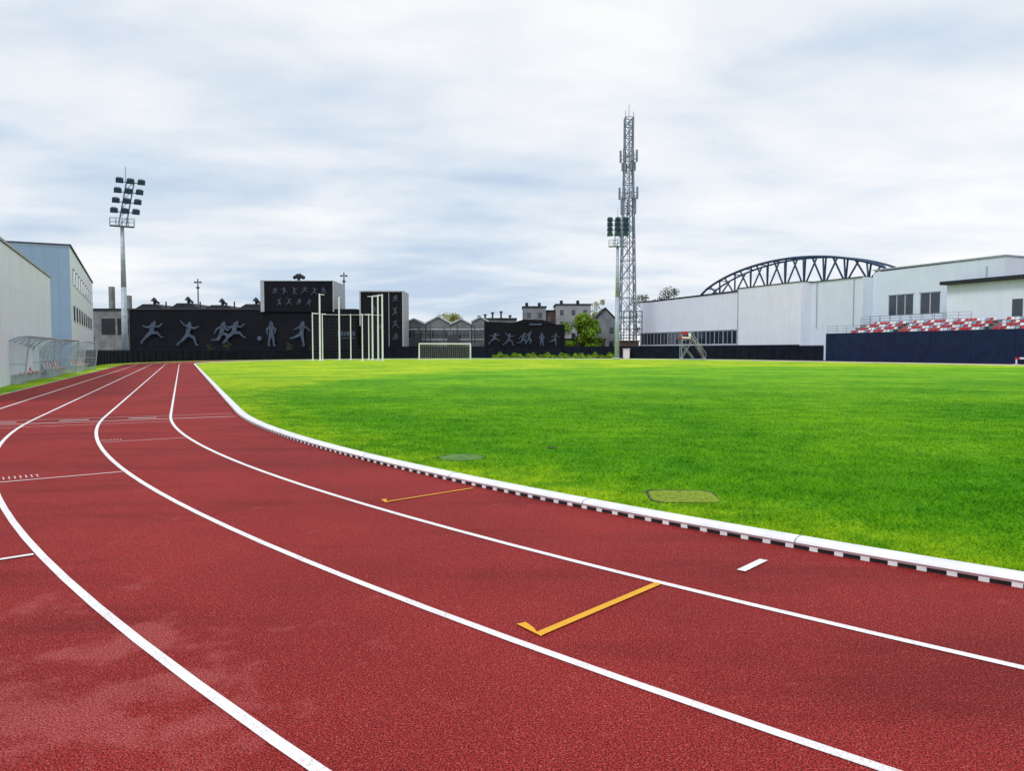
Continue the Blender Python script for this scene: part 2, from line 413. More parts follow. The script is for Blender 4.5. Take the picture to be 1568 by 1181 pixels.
# ---------------------------------------------------------------- left buildings
A = Vector((-15.7, 20.0)); B = Vector((-28.7, 46.5)); pd = Vector((-0.898, -0.440))
e = empty('white_sports_building', (-24, 35, 0)); g = MB()
def fp(poly, z0, z1, mb):
    k = len(poly); vs = [(p[0], p[1], z0) for p in poly]+[(p[0], p[1], z1) for p in poly]
    mb.add(vs, [(i, (i+1) % k, k+(i+1) % k, k+i) for i in range(k)]+[tuple(range(k, 2*k))])
fp([A, A+pd*14, B+pd*14, B][::-1], 0, 6.0, g); g.obj('walls', 'leftwall', e)
g = MB(); o1 = -pd*0.06; fp([A+o1, A+pd*14, B+pd*14, B+o1][::-1], 6.0, 6.12, g); g.obj('parapet', 'trim', e)

e = empty('blue_grey_building', (-40, 70, 0))
g = MB(); c0 = Vector((-36, 61)); d1 = Vector((-0.453, 0.8915)); p1 = Vector((-0.8915, -0.453))
fp([c0, c0+p1*18, c0+p1*18+d1*38, c0+d1*38][::-1], 0, 10.0, g); g.obj('walls', 'leftwall', e)
g = MB(); q = c0-d1*0.03; r_ = c0+p1*18-d1*0.03
g.quad((q.x, q.y, 0), (r_.x, r_.y, 0), (r_.x, r_.y, 9.9), (q.x, q.y, 9.9)); g.obj('front_cladding', 'bluebrick', e)
g = MB(); fp([c0-d1*0.12-p1*0.12, c0+p1*18, c0+p1*18+d1*38, c0+d1*38-p1*0.12][::-1], 10.0, 10.12, g); g.obj('roof_edge', 'steelblue', e)
g = MB(); f = MB()
for z in (5.0, 8.1):
    for i in range(9):
        t0 = 3+i*3.6; a = c0+d1*t0-p1*0.03; b = c0+d1*(t0+1.6)-p1*0.03
        g.quad((a.x, a.y, z-1.0), (b.x, b.y, z-1.0), (b.x, b.y, z+0.3), (a.x, a.y, z+0.3))
        a2 = a-p1*0.03; b2 = b-p1*0.03
        f.tube((a2.x, a2.y, z-1.03), (b2.x, b2.y, z-1.03), 0.05, k=4); f.tube((a2.x, a2.y, z+0.33), (b2.x, b2.y, z+0.33), 0.05, k=4)
g.obj('windows', 'glass', e); f.obj('window_frames', 'whitesteel', e)

# ---------------------------------------------------------------- team dugouts
def dugout(s0, s1):
    e = empty('team_dugout', W(-6.6, (s0+s1)/2)); fr = MB(); pn = MB(); st = MB(); sr = MB()
    pf = [(-7.15, 0.02), (-7.18, 0.9), (-7.12, 1.35), (-6.95, 1.72), (-6.7, 1.95), (-6.35, 2.08), (-6.0, 2.10)]
    nb = max(3, round((s1-s0)/1.4))
    for i in range(nb+1):
        s = s0+(s1-s0)*i/nb
        for a, b in zip(pf[:-1], pf[1:]): fr.tube(W(a[0], s, a[1]), W(b[0], s, b[1]), 0.03)
    for i in (0, nb):
        s = s0+(s1-s0)*i/nb
        fr.tube(W(-6.0, s, 2.1), W(-6.25, s, 0.02), 0.03); fr.tube(W(-7.15, s, 0.9), W(-6.15, s, 0.9), 0.02)
        fr.tube(W(-7.15, s, 0.05), W(-6.2, s, 0.05), 0.03)
        pn.add([W(a[0], s+0.01, a[1]) for a in pf]+[W(-6.25, s+0.01, 0.02)], [tuple(range(len(pf)+1))])
    for a in (pf[0], pf[1], pf[3], pf[6]): fr.tube(W(a[0], s0, a[1]+0.02), W(a[0], s1, a[1]+0.02), 0.028)
    for a, b in zip(pf[:-1], pf[1:]): pn.quad(W(a[0]-0.02, s0, a[1]), W(a[0]-0.02, s1, a[1]), W(b[0]-0.02, s1, b[1]), W(b[0]-0.02, s0, b[1]))
    k = int((s1-s0-0.6)/0.5)
    for i in range(k):
        s = s0+0.35+i*0.5; mbx = sr if i % 2 else st
        mbx.nbox(-6.95, -6.55, s, s+0.42, 0.42, 0.47); mbx.hexa([W(-7.02, s, 0.45), W(-6.96, s, 0.45), W(-6.96, s+0.42, 0.45), W(-7.02, s+0.42, 0.45)], [W(-7.08, s, 0.82), W(-7.03, s, 0.82), W(-7.03, s+0.42, 0.82), W(-7.08, s+0.42, 0.82)])
    fr.nbox(-6.85, -6.75, s0+0.2, s1-0.2, 0.02, 0.41)
    fr.obj('frame', 'galv', e); pn.obj('curved_panels', 'poly', e); st.obj('white_seats', 'seatwhite', e); sr.obj('red_seats', 'red', e)
dugout(38, 45.5); dugout(48, 55); dugout(59, 67)

# ---------------------------------------------------------------- floodlights
def floodlight(x, y, H, zp, face, lean):
    e = empty('floodlight_tower', (x, y, 0)); p = MB(); fr = MB(); bd = MB(); gl = MB()
    p.tube((x, y, 0.25), (x, y, zp*0.55), 0.42, 0.33, 12); p.tube((x, y, zp*0.55), (x, y, zp), 0.33, 0.22, 12)
    p.tube((x, y, 0), (x, y, 0.25), 0.7, k=12)
    u = Vector((math.cos(face), math.sin(face), 0)); w = Vector((u.y, -u.x, 0))
    o = Vector((x, y, 0)); up = Vector((0, 0, 1))
    hw = 1.45
    for a in (-0.5, 0.5):
        fr.tube(o+u*-hw+w*a+up*zp, o+u*hw+w*a+up*zp, 0.06)
        for zz in (0.55, 1.05): fr.tube(o+u*-hw+w*a+up*(zp+zz), o+u*hw+w*a+up*(zp+zz), 0.03)
        for i in range(5): fr.tube(o+u*(-hw+i*hw/2)+w*a+up*zp, o+u*(-hw+i*hw/2)+w*a+up*(zp+1.05), 0.03)
    fr.hexa([o+u*-hw+w*-0.5+up*(zp-0.03), o+u*hw+w*-0.5+up*(zp-0.03), o+u*hw+w*0.5+up*(zp-0.03), o+u*-hw+w*0.5+up*(zp-0.03)],
            [o+u*-hw+w*-0.5+up*(zp+0.02), o+u*hw+w*-0.5+up*(zp+0.02), o+u*hw+w*0.5+up*(zp+0.02), o+u*-hw+w*0.5+up*(zp+0.02)])
    zt = H
    for sx in (-0.45, 0.45):
        fr.tube(o+u*sx+up*zp, o+u*(sx+lean)+up*zt, 0.09)
    for i in range(5):
        za = zp+(zt-zp)*i/5; zb = zp+(zt-zp)*(i+1)/5; la = lean*i/5; lb = lean*(i+1)/5
        fr.tube(o+u*(-0.45+la)+up*za, o+u*(0.45+lb)+up*zb, 0.05)
    rows = 4
    for r in range(rows):
        z = zp+1.9+(zt-zp-2.0)*r/(rows-1); l = lean*(z-zp)/(zt-zp)
        fr.tube(o+u*(-1.6+l)+up*z, o+u*(1.6+l)+up*z, 0.07)
        for i in range(3):
            c = o+u*(-1.3+i*1.3+l)+w*0.35+up*(z+0.12)
            fwd = (w*0.72-up*0.69).normalized(); rt = u; upv = rt.cross(fwd).normalized()
            if upv.z < 0: upv = -upv
            def q(a, b, d): return c+rt*a+upv*b+fwd*d
            bd.hexa([q(-0.24, -0.20, -0.42), q(0.24, -0.20, -0.42), q(0.46, -0.38, 0.12), q(-0.46, -0.38, 0.12)], [q(-0.24, 0.20, -0.42), q(0.24, 0.20, -0.42), q(0.46, 0.38, 0.12), q(-0.46, 0.38, 0.12)])
            gl.quad(q(-0.43, -0.35, 0.125), q(0.43, -0.35, 0.125), q(0.43, 0.35, 0.125), q(-0.43, 0.35, 0.125))
            fr.tube(c-fwd*0.3, o+u*(-1.3+i*1.3+l)+up*z, 0.05)
    fr.tube(o+u*(lean*0.5)+up*zt, o+u*(lean*0.5)+up*(zt+1.9), 0.04)
    p.obj('pole', 'galv', e, True); fr.obj('frame', 'mastpaint', e); bd.obj('lamp_housings', 'lampbody', e); gl.obj('lamp_glass', 'lampface', e)
floodlight(-51.9, 100, 24.0, 18.0, math.radians(32), 1.1)
floodlight(17.6, 125, 23.2, 18.8, math.radians(-5), 0.0)

# ---------------------------------------------------------------- lattice radio mast
mx_, my_ = 23.2, 150
e = empty('radio_mast', (mx_, my_, 0)); g = MB(); an = MB()
levels = [0, 4, 8, 12, 16, 19.5, 23, 26, 29, 32, 34.6, 37, 39.4, 41.6, 43.8, 46, 47.6]
def hwid(z): return 1.65-(0.85*z/40 if z < 40 else 0.85)
def cor(z): h = hwid(z); return [Vector((mx_+a*h, my_+b*h, z)) for a, b in ((-1, -1), (1, -1), (1, 1), (-1, 1))]
for za, zb in zip(levels[:-1], levels[1:]):
    ca, cb = cor(za), cor(zb)
    for i in range(4):
        j = (i+1) % 4
        g.tube(ca[i], cb[i], 0.15, k=5); g.tube(cb[i], cb[j], 0.07, k=4)
        g.tube(ca[i], cb[j], 0.065, k=4); g.tube(ca[j], cb[i], 0.065, k=4)
g.tube((mx_+0.3, my_-0.3, 0), (mx_+0.15, my_-0.2, 47), 0.10, k=4); g.tube((mx_-0.2, my_-0.3, 0), (mx_-0.1, my_-0.2, 47), 0.05, k=4)
for zc, rr, hh in ((40.3, 1.6, 1.4), (38.2, 1.2, 1.0), (33.0, 1.75, 1.4), (30.5, 1.5, 1.8), (26.3, 1.3, 0.9)):
    for i in range(6):
        t = i*math.pi/3+0.3+zc; c = Vector((mx_+rr*math.cos(t), my_+rr*math.sin(t), zc))
        an.box(c.x-0.2, c.x+0.2, c.y-0.12, c.y+0.12, zc-hh, zc+hh*0.7)
        g.tube(c, (mx_, my_, zc-0.3), 0.06, k=4)
    for i in range(6):
        t = i*math.pi/3+0.3+zc; t2 = t+math.pi/3
        g.tube((mx_+rr*0.9*math.cos(t), my_+rr*0.9*math.sin(t), zc-0.8), (mx_+rr*0.9*math.cos(t2), my_+rr*0.9*math.sin(t2), zc-0.8), 0.05, k=4)
for dx, dy, hh in ((0, 0, 2.6), (-0.8, -0.8, 1.2), (0.8, -0.8, 1.0)): g.tube((mx_+dx, my_+dy, 47.6), (mx_+dx, my_+dy, 47.6+hh), 0.06, k=5)
g.obj('lattice', 'mastpaint', e); an.obj('antenna_panels', 'mastpaint', e)
e = empty('mast_equipment_cabin', (22, 146, 0)); g = MB(); g.box(20.2, 24.6, 144.5, 147, 0, 3.2); g.box(20.0, 24.8, 144.3, 147.2, 3.2, 3.4); g.obj('cabin', 'brick', e)
g = MB()
for x in (20.3, 21.5, 22.7, 23.9, 25.0): g.tube((x, 143.5, 0), (x, 143.5, 9.0), 0.09)
for z in (4.4, 5.6, 7, 8, 9): g.tube((20.3, 143.5, z), (25, 143.5, z), 0.07)
g.obj('cable_frame', 'darksteel', e)

# ---------------------------------------------------------------- mural figures
POSES = {
 'run': dict(head=(0.12, 0.93), neck=(0.08, 0.84), hip=(0, 0.50), ka=(0.24, 0.44), fa=(0.18, 0.18), kb=(-0.14, 0.25), fb=(-0.42, 0.22), ea=(0.24, 0.62), ha=(0.38, 0.74), eb=(-0.18, 0.68), hb=(-0.28, 0.50)),
 'lunge': dict(head=(0.04, 0.90), neck=(0.02, 0.80), hip=(-0.06, 0.45), ka=(0.20, 0.33), fa=(0.30, 0.02), kb=(-0.24, 0.24), fb=(-0.50, 0.04), ea=(0.22, 0.70), ha=(0.42, 0.78), eb=(-0.18, 0.84), hb=(-0.32, 1.0)),
 'hurdle': dict(head=(0.16, 0.94), neck=(0.1, 0.85), hip=(0, 0.54), ka=(0.26, 0.52), fa=(0.42, 0.34), kb=(-0.20, 0.36), fb=(-0.42, 0.12), ea=(0.30, 0.76), ha=(0.46, 0.88), eb=(-0.14, 0.74), hb=(-0.32, 0.80)),
 'stand': dict(head=(0.0, 0.94), neck=(0, 0.84), hip=(0, 0.50), ka=(0.09, 0.26), fa=(0.10, 0.0), kb=(-0.08, 0.26), fb=(-0.12, 0.0), ea=(0.18, 0.66), ha=(0.13, 0.48), eb=(-0.18, 0.66), hb=(-0.15, 0.46)),
 'kick': dict(head=(-0.06, 0.93), neck=(-0.03, 0.83), hip=(0, 0.50), ka=(0.20, 0.38), fa=(0.40, 0.30), kb=(-0.04, 0.25), fb=(-0.10, 0.0), ea=(0.16, 0.72), ha=(0.30, 0.66), eb=(-0.20, 0.74), hb=(-0.34, 0.60)),
 'jump': dict(head=(0.05, 0.98), neck=(0.02, 0.88), hip=(0, 0.54), ka=(0.18, 0.40), fa=(0.06, 0.18), kb=(-0.14, 0.32), fb=(-0.32, 0.14), ea=(0.16, 1.0), ha=(0.20, 1.18), eb=(-0.20, 0.84), hb=(-0.34, 1.0)),
}
def figure(mb, x, z, H, pose, y, mir=1):
    p = {k: Vector((x+v[0]*H*mir, z+v[1]*H)) for k, v in POSES[pose].items()}
    dd = [0]
    def limb(a, b, ra, rb):
        dd[0] += 0.004; yy = y-dd[0]
        a, b = Vector(a), Vector(b); d = (b-a).normalized(); n = Vector((-d.y, d.x)); pts = []
        for i in range(7):
            t = math.pi*i/6; pts.append(b+n*rb*math.cos(t)+d*rb*math.sin(t))
        for i in range(7):
            t = math.pi+math.pi*i/6; pts.append(a+n*ra*math.cos(t)+d*ra*math.sin(t))
        mb.add([(q.x, yy, q.y) for q in pts], [tuple(range(len(pts)))])
    h = H
    limb(p['hip'], p['neck'], 0.078*h, 0.10*h); limb(p['neck'], p['head'], 0.035*h, 0.062*h)
    for kk, ff in (('ka', 'fa'), ('kb', 'fb')):
        limb(p['hip'], p[kk], 0.078*h, 0.052*h); limb(p[kk], p[ff], 0.05*h, 0.027*h)
        limb(p[ff], p[ff]+Vector((0.08*h*mir, -0.005*h)), 0.027*h, 0.02*h)
    for kk, ff in (('ea', 'ha'), ('eb', 'hb')):
        limb(p['neck']-Vector((0, 0.03*h)), p[kk], 0.048*h, 0.034*h); limb(p[kk], p[ff], 0.033*h, 0.023*h)

Ym = 138.0
e = empty('mural_hall', (-50, Ym, 0)); g = MB()
g.box(-70.6, -28.6, Ym, Ym+12, 0, 9.0); g.obj('walls', 'black', e)
g = MB()
g.box(-70.8, -45.7, Ym-0.15, Ym+12, 9.0, 9.2); g.box(-32.8, -28.7, Ym-0.1, Ym+12, 9.0, 9.15)
g.box(-70.85, -70.62, Ym-0.12, Ym+0.1, 0, 9.0)
g.obj('wall_trim', 'darksteel', e)
g = MB(); g.box(-45.6, -33.0, Ym-0.3, Ym+9, 8.6, 14.2); g.obj('raised_block', 'black', e)
g = MB(); g.box(-46.3, -45.62, Ym-0.4, Ym+9, 8.6, 14.4); g.box(-33.0, -32.8, Ym-0.35, Ym+9, 8.6, 14.3); g.box(-45.61, -33.01, Ym-0.4, Ym+9, 14.22, 14.35)
g.obj('raised_block_trim', 'trim', e)
g = MB()
g.tube((-39.6, Ym+1, 14.3), (-39.6, Ym+1, 15.0), 0.3, k=8); g.tube((-40.6, Ym+1, 14.9), (-39.6, Ym+1, 15.4), 0.3, 0.45, k=8); g.tube((-39.6, Ym+1, 15.4), (-38.5, Ym+1, 14.9), 0.45, 0.3, k=8)
i = 0; x = -70.4
while x < -47:
    w = 6.0; xm = x+w/2; hz = 10.1+0.2*math.sin(i*2.1)
    g.add([(x, Ym+1, 9.1), (x+w, Ym+1, 9.1), (xm+1.3, Ym+1, hz), (xm-1.3, Ym+1, hz), (x, Ym+11, 9.1), (x+w, Ym+11, 9.1), (xm+1.3, Ym+11, hz), (xm-1.3, Ym+11, hz)],
          [(0, 1, 2, 3), (7, 6, 5, 4), (3, 2, 6, 7), (1, 5, 6, 2), (0, 3, 7, 4)])
    g.tube((xm, Ym+3, hz), (xm, Ym+3, hz+0.7), 0.28, k=8); g.tube((xm-0.1, Ym+3, hz+0.65), (xm-0.1, Ym+3, hz+1.0), 0.65, 0.45, k=8)
    g.tube((xm-0.1, Ym+3, hz+1.0), (xm-0.1, Ym+3, hz+1.35), 0.45, 0.12, k=8)
    g.tube((xm-0.1, Ym+3, hz+0.8), (xm+0.85, Ym+3, hz+0.25), 0.22, k=8)
    g.tube((xm+2.6, Ym+2, 9.1), (xm+2.6, Ym+2, 10.6), 0.13, k=6)
    x += w+0.4; i += 1
g.obj('roof_and_ventilators', 'darkroof', e)
g = MB(); zb = 2.3
for px, pose, mir in ((-66.6, 'hurdle', 1), (-59.6, 'lunge', 1), (-53.6, 'run', 1), (-51.4, 'hurdle', 1), (-44.4, 'stand', 1), (-38.8, 'kick', -1)):
    figure(g, px, zb+0.1, 4.5, pose, Ym-0.42, mir)
k = 14
g.add([(-46.6+0.42*math.cos(6.283*i/k), Ym-0.42, 3.7+0.42*math.sin(6.283*i/k)) for i in range(k)], [tuple(range(k))])
g.obj('mural_figures', 'figure', e)
g = MB()
for i, (px, pz, pose, mir) in enumerate(((-43.6, 11.7, 'run', 1), (-41.9, 11.8, 'kick', 1), (-40.0, 11.6, 'jump', -1), (-38.2, 11.8, 'hurdle', 1), (-36.3, 11.7, 'lunge', 1), (-34.6, 11.8, 'run', -1),
                             (-42.8, 9.6, 'jump', 1), (-41.0, 9.8, 'lunge', 1), (-39.2, 9.7, 'run', 1), (-37.3, 9.6, 'kick', -1), (-35.4, 9.8, 'stand', 1))):
    figure(g, px, pz, 1.35, pose, Ym-0.45, mir)
for i, (a, b, hh) in enumerate(((-32.2, -31.9, 1.1), (-31.6, -31.3, 0.8), (-31.1, -30.8, 0.8), (-30.6, -30.1, 0.8), (-29.9, -29.7, 0.8), (-29.5, -29.0, 0.8))):
    g.box(a, b, Ym-0.05, Ym-0.01, 4.2, 4.2+hh)
g.box(-32.2, -29.0, Ym-0.05, Ym-0.01, 3.7, 3.85)
g.obj('mural_small_figures', 'figure', e)

e = empty('mural_tower', (-24, 137, 0)); g = MB(); g.box(-27.7, -20.1, 136.9, 144, 0, 12.2); g.obj('walls', 'black', e)
g = MB(); g.box(-27.95, -27.7, 136.8, 144, 6, 12.4); g.box(-20.1, -19.9, 136.8, 144, 0, 12.4); g.box(-27.7, -20.1, 136.8, 144, 12.2, 12.4)
g.box(-22.6, -22.5, 136.83, 136.88, 1, 12.1); g.obj('trim', 'trim', e)
g = MB()
for i, (px, pz, po, mi) in enumerate(((-21.4, 10.2, 'run', 1), (-21.4, 7.8, 'jump', 1), (-21.4, 5.6, 'lunge', -1), (-21.4, 3.2, 'run', 1), (-25.2, 8.2, 'kick', 1), (-24.0, 4.8, 'hurdle', -1))):
    figure(g, px, pz, 1.5, po, 136.85, mi)
g.obj('mural_small_figures', 'figure', e)

e = empty('mural_wall', (2, 140, 0)); g = MB()
g.hexa([(-5.2, 140, 0), (9.9, 140, 0), (9.9, 146, 0), (-5.2, 146, 0)], [(-5.2, 140, 6.9), (9.9, 140, 6.3), (9.9, 146, 6.3), (-5.2, 146, 6.9)])
g.add([(0, 139.9, 6.6), (8.5, 139.9, 6.25), (5.8, 139.9, 7.2), (2.2, 139.9, 7.3)], [(0, 1, 2, 3)])
g.obj('wall', 'black', e)
g = MB()
for px, po, mi in ((-3.4, 'hurdle', 1), (-0.5, 'lunge', 1), (2.0, 'run', 1), (3.2, 'jump', 1), (5.6, 'stand', 1), (8.1, 'kick', -1)): figure(g, px, 2.4, 2.4, po, 139.85, mi)
g.box(3.2, 5.6, 139.8, 139.84, 6.2, 6.5); g.obj('mural_figures', 'figure', e)

def lamp(x, y, H):
    e = empty('lamp_post', (x, y, 0)); g = MB(); g.tube((x, y, 0), (x, y, H), 0.18, 0.12, 8); g.tube((x-0.5, y, H-0.6), (x+0.5, y, H-0.6), 0.08)
    for dx in (-0.5, 0.5): g.box(x+dx-0.2, x+dx+0.2, y-0.25, y+0.2, H-0.85, H-0.55)
    g.tube((x-0.4, y, H-1.8), (x+0.4, y, H-1.8), 0.06); g.box(x-0.25, x+0.25, y-0.2, y+0.1, H-2.0, H-1.6); g.obj('post', 'darksteel', e)
lamp(-63.8, 152, 16.0); lamp(-33.9, 151, 17.2)
e = empty('grey_shed', (-78, 142, 0)); g = MB(); g.box(-88, -71, 141, 152, 0, 9.0); g.obj('walls', 'concrete', e)
g = MB(); g.box(-88.2, -70.9, 140.8, 152, 9.0, 9.4); g.box(-83, -79, 140.9, 141.0, 0.0, 4.2); g.box(-77.5, -75, 140.9, 141.0, 4.5, 7.5); g.box(-74.5, -72, 140.9, 141.0, 4.5, 7.5)
g.obj('roof_and_doors', 'darkroof', e)
g = MB(); g.box(-76.6, -75.9, 142, 143, 9.4, 13.6); g.box(-74, -73.2, 143, 144, 9.4, 12.0); g.obj('chimneys', 'concrete', e)

# ---------------------------------------------------------------- industrial sheds centre
e = empty('industrial_sheds', (-13, 146, 0)); wv = MB(); rf = MB(); gl = MB(); dk = MB()
for (x0, x1, ev, pk, y0) in ((-21.4, -17.0, 6.5, 7.5, 146), (-16.9, -12.1, 6.7, 8.0, 146.6), (-12.0, -8.0, 6.5, 7.5, 146.2), (-7.9, -4.6, 7.0, 7.9, 146.5)):
    xm = (x0+x1)/2; y1 = y0+14
    wv.add([(x0, y0, 0), (x1, y0, 0), (x1, y0, ev), (xm, y0, pk), (x0, y0, ev), (x0, y1, 0), (x1, y1, 0), (x1, y1, ev), (xm, y1, pk), (x0, y1, ev)],
           [(0, 1, 2, 3, 4), (9, 8, 7, 6, 5), (1, 6, 7, 2), (5, 0, 4, 9)])
    for a, b in (((x0-0.15, ev-0.05), (xm, pk)), ((xm, pk), (x1+0.1, ev-0.05))):
        rf.add([(a[0], y0-0.3, a[1]+0.02), (b[0], y0-0.3, b[1]+0.02), (b[0], y0-0.3, b[1]+0.3), (a[0], y0-0.3, a[1]+0.3), (a[0], y1, a[1]+0.02), (b[0], y1, b[1]+0.02), (b[0], y1, b[1]+0.3), (a[0], y1, a[1]+0.3)],
               [(0, 1, 2, 3), (3, 2, 6, 7), (1, 0, 4, 5), (4, 7, 6, 5)])
    k = 5
    for i in range(k):
        xa = x0+0.3+(x1-x0-0.6)*i/k; gl.box(xa, xa+(x1-x0-0.6)/k-0.15, y0-0.03, y0-0.005, 3.9, 5.3)
    rf.box(x0, x1, y0-0.12, y0-0.04, 5.5, 5.8); rf.box(x0, x1, y0-0.12, y0-0.04, 3.5, 3.7)
for x in (-20.5, -18, -15.8, -13.2, -10.6, -7.2): dk.tube((x, 144.6, 0), (x, 144.6, 6.0+random.random()), 0.09)
for z in (3.2, 4.6, 5.8): dk.tube((-21, 144.6, z), (-6, 144.6, z), 0.07)
dk.box(-12.5, -10.2, 144, 145, 2.2, 4.4); dk.box(-20, -17.5, 143.9, 144.6, 2.2, 3.8)
wv.obj('walls', 'render', e); rf.obj('roofs', 'greyroof', e); gl.obj('windows', 'glass', e); dk.obj('pipework', 'darksteel', e)
e = empty('factory_chimneys', (-4, 150, 0)); g = MB()
for x, h in ((-6.6, 8.3), (-5.4, 8.6), (-3.9, 9.0), (-2.2, 9.2), (-0.4, 8.4)): g.tube((x, 150, 0), (x, 150, h), 0.22, 0.18, 8); g.tube((x, 150, h-0.15), (x, 150, h+0.15), 0.34, k=8)
g.obj('stacks', 'darksteel', e)
e = empty('boiler_house', (-2, 150, 0)); g = MB(); g.box(-5.0, 0.8, 148, 156, 0, 7.6); g.obj('walls', 'render', e); g = MB(); g.box(-5.2, 1.0, 147.8, 156, 7.6, 7.9); g.obj('roof', 'darkroof', e)

def house(name, x0, x1, y, d, h, m, rows, cols, gable=None, chim=(), ww=0.45):
    e = empty(name, ((x0+x1)/2, y, 0)); g = MB(); g.box(x0, x1, y, y+d, 0, h)
    if gable:
        xm = (x0+x1)/2
        g.add([(x0, y, h), (x1, y, h), (xm, y, gable), (x0, y+d, h), (x1, y+d, h), (xm, y+d, gable)], [(0, 1, 2), (5, 4, 3)])
    g.obj('walls', m, e)
    r = MB()
    if gable:
        for a, b in (((x0-0.3, h-0.1), (xm, gable+0.05)), ((xm, gable+0.05), (x1+0.3, h-0.1))):
            r.add([(a[0], y-0.3, a[1]), (b[0], y-0.3, b[1]), (b[0], y-0.3, b[1]+0.25), (a[0], y-0.3, a[1]+0.25), (a[0], y+d, a[1]), (b[0], y+d, b[1]), (b[0], y+d, b[1]+0.25), (a[0], y+d, a[1]+0.25)], [(0, 1, 2, 3), (3, 2, 6, 7), (1, 0, 4, 5)])
    else: r.box(x0-0.2, x1+0.2, y-0.2, y+d, h+0.002, h+0.3)
    for cx in chim: r.box(cx-0.35, cx+0.35, y+1.5, y+2.4, h+0.3, h+1.2)
    r.obj('roof', 'darkroof', e)
    w = MB()
    for i in range(rows):
        for j in range(cols):
            cx = x0+(x1-x0)*(j+0.5)/cols; z = h-1.2-i*2.8; w.box(cx-ww, cx+ww, y-0.04, y-0.005, z-1.3, z)
    w.obj('windows', 'glass', e)
house('town_house', 10.6, 19.0, 180, 10, 12.4, 'cream', 3, 3, chim=(12, 16))
house('town_house', 2.6, 8.0, 176, 9, 11.6, 'render', 3, 2, chim=(3.5, 6.5))
house('town_house', 7.6, 10.55, 182, 9, 11.0, 'brick', 3, 1)
house('gable_house', 17.4, 22.6, 160, 8, 7.6, 'render', 2, 2, gable=10.4)
house('low_store', 9.9, 19, 152, 5, 3.6, 'brick', 1, 4)

# ---------------------------------------------------------------- trees
def tree(name, x, y, H, r, m, nleaf=1800, crown0=0.3, ls=0.3, squash=1.0, dens=1.0):
    e = empty(name, (x, y, 0)); t = MB(); base = Vector((x, y, 0)); top = base+Vector((random.uniform(-.3, .3), 0, H*0.75))
    t.tube(base, base+Vector((0, 0, H*crown0)), r*0.09+0.06, r*0.07+0.05, 7); t.tube(base+Vector((0, 0, H*crown0)), top, r*0.07+0.05, 0.03, 6)
    cl = []
    for i in range(16):
        z = H*(crown0+(0.92-crown0)*random.random()); a = random.uniform(0, 6.28)
        f = math.sin(math.pi*min(1, max(0.12, (z/H-crown0)/(1-crown0)*0.85+0.12)))
        rr = r*f*random.uniform(0.35, 0.95); p = base+Vector((rr*math.cos(a), rr*math.sin(a), z))
        st = base+Vector((0, 0, max(H*0.15, z-rr*0.8))); t.tube(st, p, r*0.03+0.02, 0.015, 5); cl.append((p, r*random.uniform(0.22, 0.42)))
        for q in range(3):
            p2 = p+Vector((random.uniform(-1, 1), random.uniform(-1, 1), random.uniform(0, 1)))*r*0.35; t.tube(p, p2, 0.03, 0.012, 4)
    t.obj('trunk_and_limbs', 'bark', e)
    g = MB()
    for i in range(int(nleaf*dens)):
        c, cr = random.choice(cl); d = Vector((random.gauss(0, 1), random.gauss(0, 1), random.gauss(0, 1)*squash)); d = d.normalized()*cr*random.random()**0.4
        p = c+d; u = Vector((random.gauss(0, 1), random.gauss(0, 1), random.gauss(0, 1))).normalized(); v = u.orthogonal().normalized(); s = ls*random.uniform(0.5, 1.2)
        g.add([p-u*s*0.5, p+v*s*0.35, p+u*s*0.5, p-v*s*0.35], [(0, 1, 2, 3)])
    g.obj('crown', m, e)
tree('leafy_tree', 13.3, 149.2, 8.8, 4.0, 'leaf', 6000, 0.10, 0.45)
tree('leafy_tree', 15.6, 149.8, 7.8, 3.2, 'leaf', 4500, 0.10, 0.42)
tree('leafy_tree', 20.8, 176, 14.0, 3.0, 'leafy', 2200, 0.4, 0.35)
tree('leafy_tree', -14.5, 172, 10.6, 3.2, 'leafy', 2600, 0.35, 0.35)
tree('leafy_tree', 36.5, 205, 17.8, 5.5, 'leafd', 2600, 0.35, 0.45)
tree('leafy_tree', 42.5, 203, 18.8, 5.0, 'leafd', 2600, 0.35, 0.45)
tree('leafy_tree', -45.5, 58, 5.2, 2.0, 'leaf', 900, 0.25, 0.25)
def shrub(x, y, h, r, m='leaf'): tree('shrub', x, y, h, r, m, 350, 0.1, 0.2)
for x, y, h in ((-49, 121, 2.6), (-38, 127, 3.0), (-34.5, 129, 2.4), (-46.5, 122, 3.0)): shrub(x, y, h, 0.8, 'leafd')
g = MB(); random.seed(3)
for i in range(7000):
    x = random.uniform(-3.5, 18.5); f = random.random(); z = 0.1+0.85*f*(0.7+0.3*math.sin(x*2.2)+0.2*math.sin(x*5.1)); y = 136.2-1.6*(1-f)*random.random()-abs(x-2)*0.12
    u = Vector((random.gauss(0, 1), random.gauss(0, 1), random.gauss(0, 1))).normalized(); v = u.orthogonal().normalized(); s = 0.22
    g.add([Vector((x, y, z))-u*s, Vector((x, y, z))+v*s*.6, Vector((x, y, z))+u*s, Vector((x, y, z))-v*s*.6], [(0, 1, 2, 3)])
g.obj('hedge', 'leaf')

